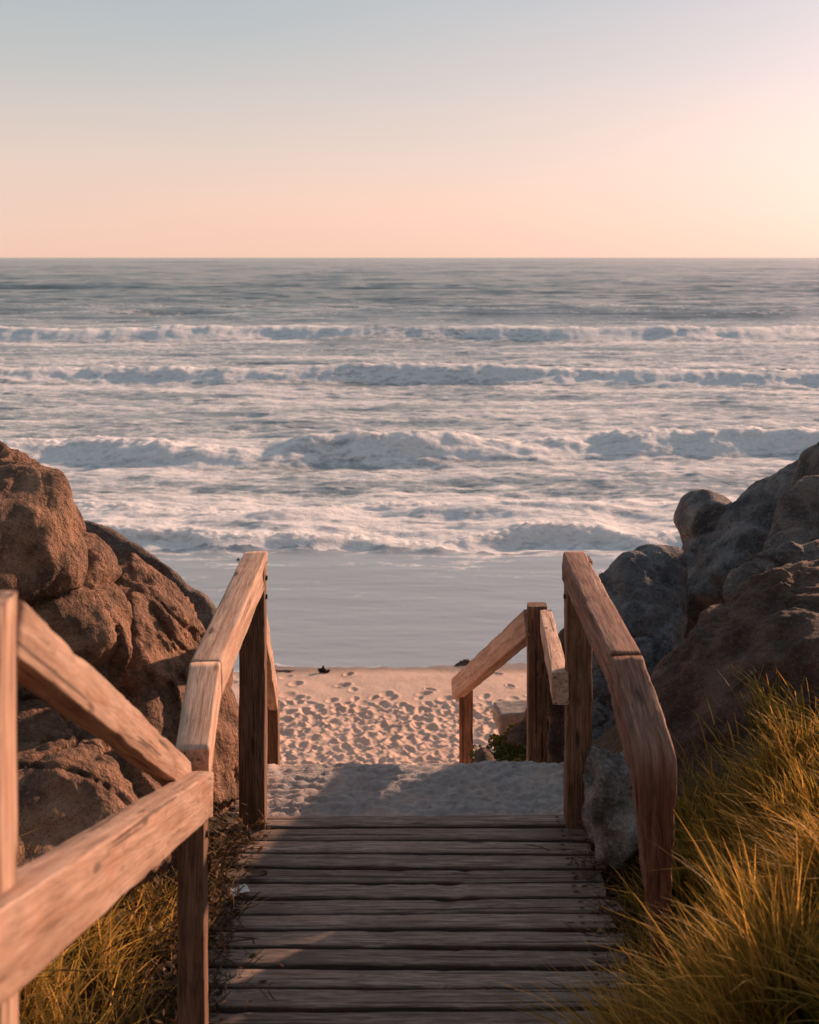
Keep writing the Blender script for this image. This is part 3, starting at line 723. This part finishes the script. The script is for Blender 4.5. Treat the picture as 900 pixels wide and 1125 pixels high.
# ------------------------------------------------------------------ vegetation
def blades(base, length, width, lean, bend, col0, col1, nseg=6):
    """arrays (n,..): curved tapered strips; lean = horizontal direction vector (n,2)"""
    n = len(base); t = np.linspace(0, 1, nseg + 1)
    lx, ly = lean[:, 0], lean[:, 1]
    up = np.sqrt(np.clip(1 - (lx**2 + ly**2) * .0, 0, 1))
    cx = base[:, 0, None] + length[:, None] * (lx[:, None] * (.45 * t + bend[:, None] * t**2))
    cy = base[:, 1, None] + length[:, None] * (ly[:, None] * (.45 * t + bend[:, None] * t**2))
    hl = np.sqrt(lx**2 + ly**2)[:, None]
    cz = base[:, 2, None] + length[:, None] * (t - .42 * bend[:, None] * hl * t**2.2)
    ang = R.uniform(0, np.pi, n); wx, wy = np.cos(ang), np.sin(ang)
    w = width[:, None] * (1 - t**1.6) * .5 + .0003
    tw = R.uniform(-.8, .8, n)[:, None] * t
    ax = wx[:, None] * np.cos(tw) - wy[:, None] * np.sin(tw); ay = wx[:, None] * np.sin(tw) + wy[:, None] * np.cos(tw)
    Lf = np.stack([cx - ax * w, cy - ay * w, cz], -1); Rt = np.stack([cx + ax * w, cy + ay * w, cz], -1)
    V = np.stack([Lf, Rt], 2).reshape(-1, 3)
    per = 2 * (nseg + 1); b = (np.arange(n) * per)[:, None]; k = np.arange(nseg)[None] * 2
    q = np.stack([b + k, b + k + 1, b + k + 3, b + k + 2], -1).reshape(-1, 4)
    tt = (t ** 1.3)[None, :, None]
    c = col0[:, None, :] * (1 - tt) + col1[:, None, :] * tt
    c = np.repeat(c[:, :, None, :], 2, 2).reshape(-1, 3); c = np.concatenate([c, np.ones((len(c), 1))], 1)
    return V, q, c

def grass_field(name, n, xlo, xhi, ylo, yhi, dens, lmin, lmax, leanx, leany, spread, green, gold, goldf, wid=(.0035, .007)):
    x = R.uniform(xlo, xhi, n * 3); y = R.uniform(ylo, yhi, n * 3)
    clump = fbm2(x * 5 + 3, y * 5, 3)
    keep = R.uniform(0, 1, n * 3) < np.clip(dens(x, y) * (.55 + 1.5 * clump), 0, 1)
    x, y = x[keep][:n], y[keep][:n]; m = len(x); cl = fbm2(x * 2.6, y * 2.6, 3); cf = fbm2(x * 6 + 20, y * 6, 2)
    z = gx(x, y) - .01
    L = R.uniform(lmin, lmax, m) * (1 + .30 * cl) * np.where(R.uniform(0, 1, m) < .06, 1.25, 1)
    lean = np.stack([R.normal(0, spread, m) + leanx + .40 * cf, R.normal(0, spread, m) + leany], 1)
    bend = R.uniform(.25, 1.15, m)
    g = R.uniform(0, 1, m) < np.clip(goldf + .35 * cl, .04, .96)
    j = R.uniform(.65, 1.3, (m, 1))
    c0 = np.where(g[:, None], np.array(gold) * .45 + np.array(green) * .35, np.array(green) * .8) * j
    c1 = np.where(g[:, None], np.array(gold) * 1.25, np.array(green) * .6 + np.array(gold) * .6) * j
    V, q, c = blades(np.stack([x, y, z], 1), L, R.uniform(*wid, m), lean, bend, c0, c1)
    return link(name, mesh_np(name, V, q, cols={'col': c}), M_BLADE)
GREEN = (.12, .14, .024); GOLD = (.62, .33, .075)
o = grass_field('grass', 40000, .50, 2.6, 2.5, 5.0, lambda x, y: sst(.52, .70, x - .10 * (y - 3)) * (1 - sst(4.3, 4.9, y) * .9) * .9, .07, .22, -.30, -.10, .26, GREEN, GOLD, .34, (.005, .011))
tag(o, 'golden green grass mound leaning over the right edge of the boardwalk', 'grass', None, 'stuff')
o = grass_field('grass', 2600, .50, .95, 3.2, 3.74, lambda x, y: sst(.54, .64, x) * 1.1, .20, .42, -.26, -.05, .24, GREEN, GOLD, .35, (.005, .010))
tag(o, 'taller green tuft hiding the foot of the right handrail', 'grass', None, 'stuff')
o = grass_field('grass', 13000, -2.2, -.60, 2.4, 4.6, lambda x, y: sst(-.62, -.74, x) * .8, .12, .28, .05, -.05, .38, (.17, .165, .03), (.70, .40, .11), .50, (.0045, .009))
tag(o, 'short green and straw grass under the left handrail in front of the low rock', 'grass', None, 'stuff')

def litter(name, n, region, label, cols, lo=.012, hi=.035, zlo=.0, zhi=.14, twigs=.3):
    V = []; Q = []; C = []
    for i in range(n):
        x, y = region(); z = max(gz(x, y), -.02) + random.uniform(zlo, zhi) * random.random()
        col = random.choice(cols); k = random.uniform(.6, 1.3); col = tuple(c * k for c in col)
        b = len(V)
        if random.random() < twigs:
            L = random.uniform(.05, .16); a = random.uniform(0, 6.28); e = random.uniform(-.3, 1.0); cu = random.uniform(-1.5, 1.5)
            pts = []; P = Vector((x, y, z)); d = Vector((math.cos(a), math.sin(a), e)).normalized()
            for s in range(6):
                pts.append(P.copy()); d = (d + Vector((-d.y, d.x, -.25)) * cu * .18).normalized(); P += d * L / 5
            v, q = tube_path(pts, random.uniform(.0009, .0019), 4)
        else:
            L = random.uniform(lo, hi); W = L * random.uniform(.3, .6); a = Vector((random.gauss(0, 1), random.gauss(0, 1), random.gauss(0, .6))).normalized(); w = a.orthogonal().normalized()
            w = (Matrix.Rotation(random.uniform(0, 6.28), 3, a) @ w); nrm = a.cross(w); P = Vector((x, y, z)); cu = random.uniform(-.5, .5)
            v = []
            for s, ww in ((0, .1), (.3, .8), (.6, 1), (.85, .55), (1, .05)):
                c_ = P + a * L * s + nrm * cu * L * s * s
                v += [c_ - w * W/2 * ww + nrm * .2 * W * ww, c_, c_ + w * W/2 * ww + nrm * .2 * W * ww]
            q = []
            for s in range(4):
                for h in range(2): q.append((s*3 + h, s*3 + h + 1, s*3 + h + 4, s*3 + h + 3))
        V += [tuple(p_) for p_ in v]; Q += [tuple(b + i_ for i_ in f) for f in q]; C += [(*col, 1)] * len(v)
    o = link(name, mesh_np(name, np.array(V), Q, cols={'col': np.array(C)}), M_LEAF)
    return tag(o, label, 'dead plants', None, 'stuff')
def reg_l():
    y = random.uniform(2.9, 5.05); w = .10 + .05 * math.sin(y * 5.0) + .03 * math.sin(y * 13)
    return -.66 + random.gauss(0, .55) * w, y
litter('dry_undergrowth', 3600, reg_l, 'tangle of dry brown leaves and stems along the left edge of the deck', [(.16, .085, .045), (.10, .055, .032), (.22, .13, .07), (.07, .045, .03), (.11, .09, .03)], zhi=.17)
def reg_g():
    return random.uniform(-1.7, -.66), random.uniform(2.8, 4.5)
litter('dry_stems', 2600, reg_g, 'dry brown stems and leaves tangled through the left grass', [(.20, .12, .06), (.12, .07, .035), (.28, .18, .09), (.10, .085, .025)], zhi=.22, twigs=.6)
def reg_r():
    y = random.uniform(3.4, 5.0); return .70 + random.gauss(0, .06), y
litter('dry_debris', 900, reg_r, 'dry brown plant debris along the right edge of the deck', [(.13, .075, .045), (.09, .05, .03), (.18, .11, .06)], zhi=.09, twigs=.4)
def reg_m():
    while True:
        x, y = random.uniform(.52, .95), random.uniform(7.9, 8.9)
        return x, y
def cover():
    # green succulent mat hugging the low rock by the last post
    V = []; Q = []; C = []
    for i in range(5200):
        px = random.uniform(516, 604); top = 826 - (px - 516) * .52 + 4 * math.sin(px * .31)
        py = random.uniform(max(top, 784), 852)
        if px < 545 and py > 812 and random.random() < .85: continue
        Yc = 8.0 + (852 - py) * .012 + random.uniform(-.05, .05)
        P = at(px, py, Yc); L = random.uniform(.015, .035)
        a = Vector((random.gauss(0, 1), random.gauss(0, 1) - .4, abs(random.gauss(0, 1)))).normalized(); w = a.orthogonal().normalized() * L * .3
        b = len(V); V += [tuple(P - w), tuple(P + w), tuple(P + w * .7 + a * L * .8), tuple(P - w * .7 + a * L * .8)]; Q.append((b, b+1, b+2, b+3))
        k = random.uniform(.6, 1.4); g = random.random() < .75
        C += [((.10 if g else .20) * k, (.105 if g else .12) * k, .03 * k, 1)] * 4
    o = link('ground_cover', mesh_np('ground_cover', np.array(V), Q, cols={'col': np.array(C)}), M_LEAF)
    tag(o, 'patch of green creeping plants on the rock beside the lower right rail', 'plants', None, 'stuff')
cover()

# ------------------------------------------------------------------ light, sky, camera
w = bpy.data.worlds.new('World'); scene.world = w; w.use_nodes = True
nt = w.node_tree; nt.nodes.clear()
def N_(t, **k):
    x = nt.nodes.new(t)
    for a, b in k.items(): setattr(x, a, b)
    return x
sky = N_('ShaderNodeTexSky'); sky.sky_type = 'NISHITA'; sky.sun_disc = False; sky.sun_elevation = SUN_EL; sky.sun_rotation = SUN_AZ
sky.dust_density = 2.5; sky.air_density = 1.0
b1 = N_('ShaderNodeBackground'); b1.inputs['Strength'].default_value = .05
mxs = N_('ShaderNodeMix', data_type='RGBA', blend_type='MULTIPLY'); mxs.inputs['Factor'].default_value = 1; nt.links.new(sky.outputs[0], mxs.inputs[6]); mxs.inputs[7].default_value = (.21, .175, .22, 1); nt.links.new(mxs.outputs[2], b1.inputs['Color'])
tc = N_('ShaderNodeTexCoord'); sx = N_('ShaderNodeSeparateXYZ'); nt.links.new(tc.outputs['Generated'], sx.inputs[0])
mpz = N_('ShaderNodeMapping'); nt.links.new(tc.outputs['Generated'], mpz.inputs['Vector']); mpz.inputs['Scale'].default_value = (2.2, 2.2, 14)
nz = N_('ShaderNodeTexNoise'); nt.links.new(mpz.outputs[0], nz.inputs['Vector']); nz.inputs['Scale'].default_value = 1.3; nz.inputs['Detail'].default_value = 4
nm = N_('ShaderNodeMath', operation='MULTIPLY_ADD'); nt.links.new(nz.outputs['Fac'], nm.inputs[0]); nm.inputs[1].default_value = .045; nt.links.new(sx.outputs['Z'], nm.inputs[2])
ns_ = N_('ShaderNodeMath', operation='SUBTRACT'); nt.links.new(nm.outputs[0], ns_.inputs[0]); ns_.inputs[1].default_value = .0225
rp = N_('ShaderNodeValToRGB'); nt.links.new(ns_.outputs[0], rp.inputs[0])
stops = [(0.0, (.57, .375, .29)), (.03, (.56, .385, .31)), (.075, (.475, .38, .325)), (.13, (.35, .34, .32)), (.19, (.265, .30, .305)), (.36, (.25, .285, .305)), (1.0, (.185, .225, .265))]
e = rp.color_ramp.elements
while len(e) < len(stops): e.new(.5)
for k, (p_, c_) in zip(e, stops): k.position = p_; k.color = (*c_, 1)
b2 = N_('ShaderNodeBackground'); mr = N_('ShaderNodeMapRange'); nt.links.new(sx.outputs['Y'], mr.inputs['Value']); mr.inputs['From Min'].default_value = -.8; mr.inputs['From Max'].default_value = .7; mr.inputs['To Min'].default_value = .55; mr.inputs['To Max'].default_value = 1.0
nt.links.new(mr.outputs[0], b2.inputs['Strength']); nt.links.new(rp.outputs[0], b2.inputs['Color'])
# warm glow round the low sun
dv = N_('ShaderNodeVectorMath', operation='DOT_PRODUCT'); nt.links.new(tc.outputs['Generated'], dv.inputs[0])
ge = math.radians(4); dv.inputs[1].default_value = (math.sin(SUN_AZ) * math.cos(ge), math.cos(SUN_AZ) * math.cos(ge), math.sin(ge))
def glow(pw, col):
    mx = N_('ShaderNodeMath', operation='MAXIMUM'); nt.links.new(dv.outputs['Value'], mx.inputs[0]); mx.inputs[1].default_value = 0
    po = N_('ShaderNodeMath', operation='POWER'); nt.links.new(mx.outputs[0], po.inputs[0]); po.inputs[1].default_value = pw
    b = N_('ShaderNodeBackground'); b.inputs['Color'].default_value = (*col, 1); nt.links.new(po.outputs[0], b.inputs['Strength']); return b
g1 = glow(7, (.165, .095, .115)); g2 = glow(15, (.22, .130, .140))
def add(a, b):
    s = N_('ShaderNodeAddShader'); nt.links.new(a.outputs[0], s.inputs[0]); nt.links.new(b.outputs[0], s.inputs[1]); return s
out = N_('ShaderNodeOutputWorld'); nt.links.new(add(add(b1, b2), add(g1, g2)).outputs[0], out.inputs['Surface'])

sl = bpy.data.lights.new('sun', 'SUN'); sl.energy = 5.0; sl.angle = math.radians(.9); sl.color = (1.0, .58, .38)
so = bpy.data.objects.new('sun', sl); COL.objects.link(so)
sd = Vector((math.sin(SUN_AZ) * math.cos(SUN_EL), math.cos(SUN_AZ) * math.cos(SUN_EL), math.sin(SUN_EL)))
so.rotation_euler = (-sd).to_track_quat('-Z', 'Y').to_euler()

cam = bpy.data.cameras.new('camera'); co = bpy.data.objects.new('camera', cam); COL.objects.link(co)
co.location = (0, 0, EYE); co.rotation_euler = (math.radians(90), 0, 0)
cam.sensor_fit = 'VERTICAL'; cam.sensor_height = 36; cam.sensor_width = 28.8; cam.lens = 36 * F / 1125
cam.shift_y = (HY - 562.5) / 1125; cam.clip_start = .05; cam.clip_end = 200000
cam.dof.use_dof = True; cam.dof.focus_distance = 6.5; cam.dof.aperture_fstop = 5.6
scene.camera = co

scene.view_settings.view_transform = 'Standard'; scene.view_settings.look = 'None'; scene.view_settings.gamma = 1
scene.view_settings.use_curve_mapping = False; scene.view_settings.exposure = .62
scene.render.engine = 'CYCLES'
scene.cycles.use_denoising = True
scene.cycles.max_bounces = 6
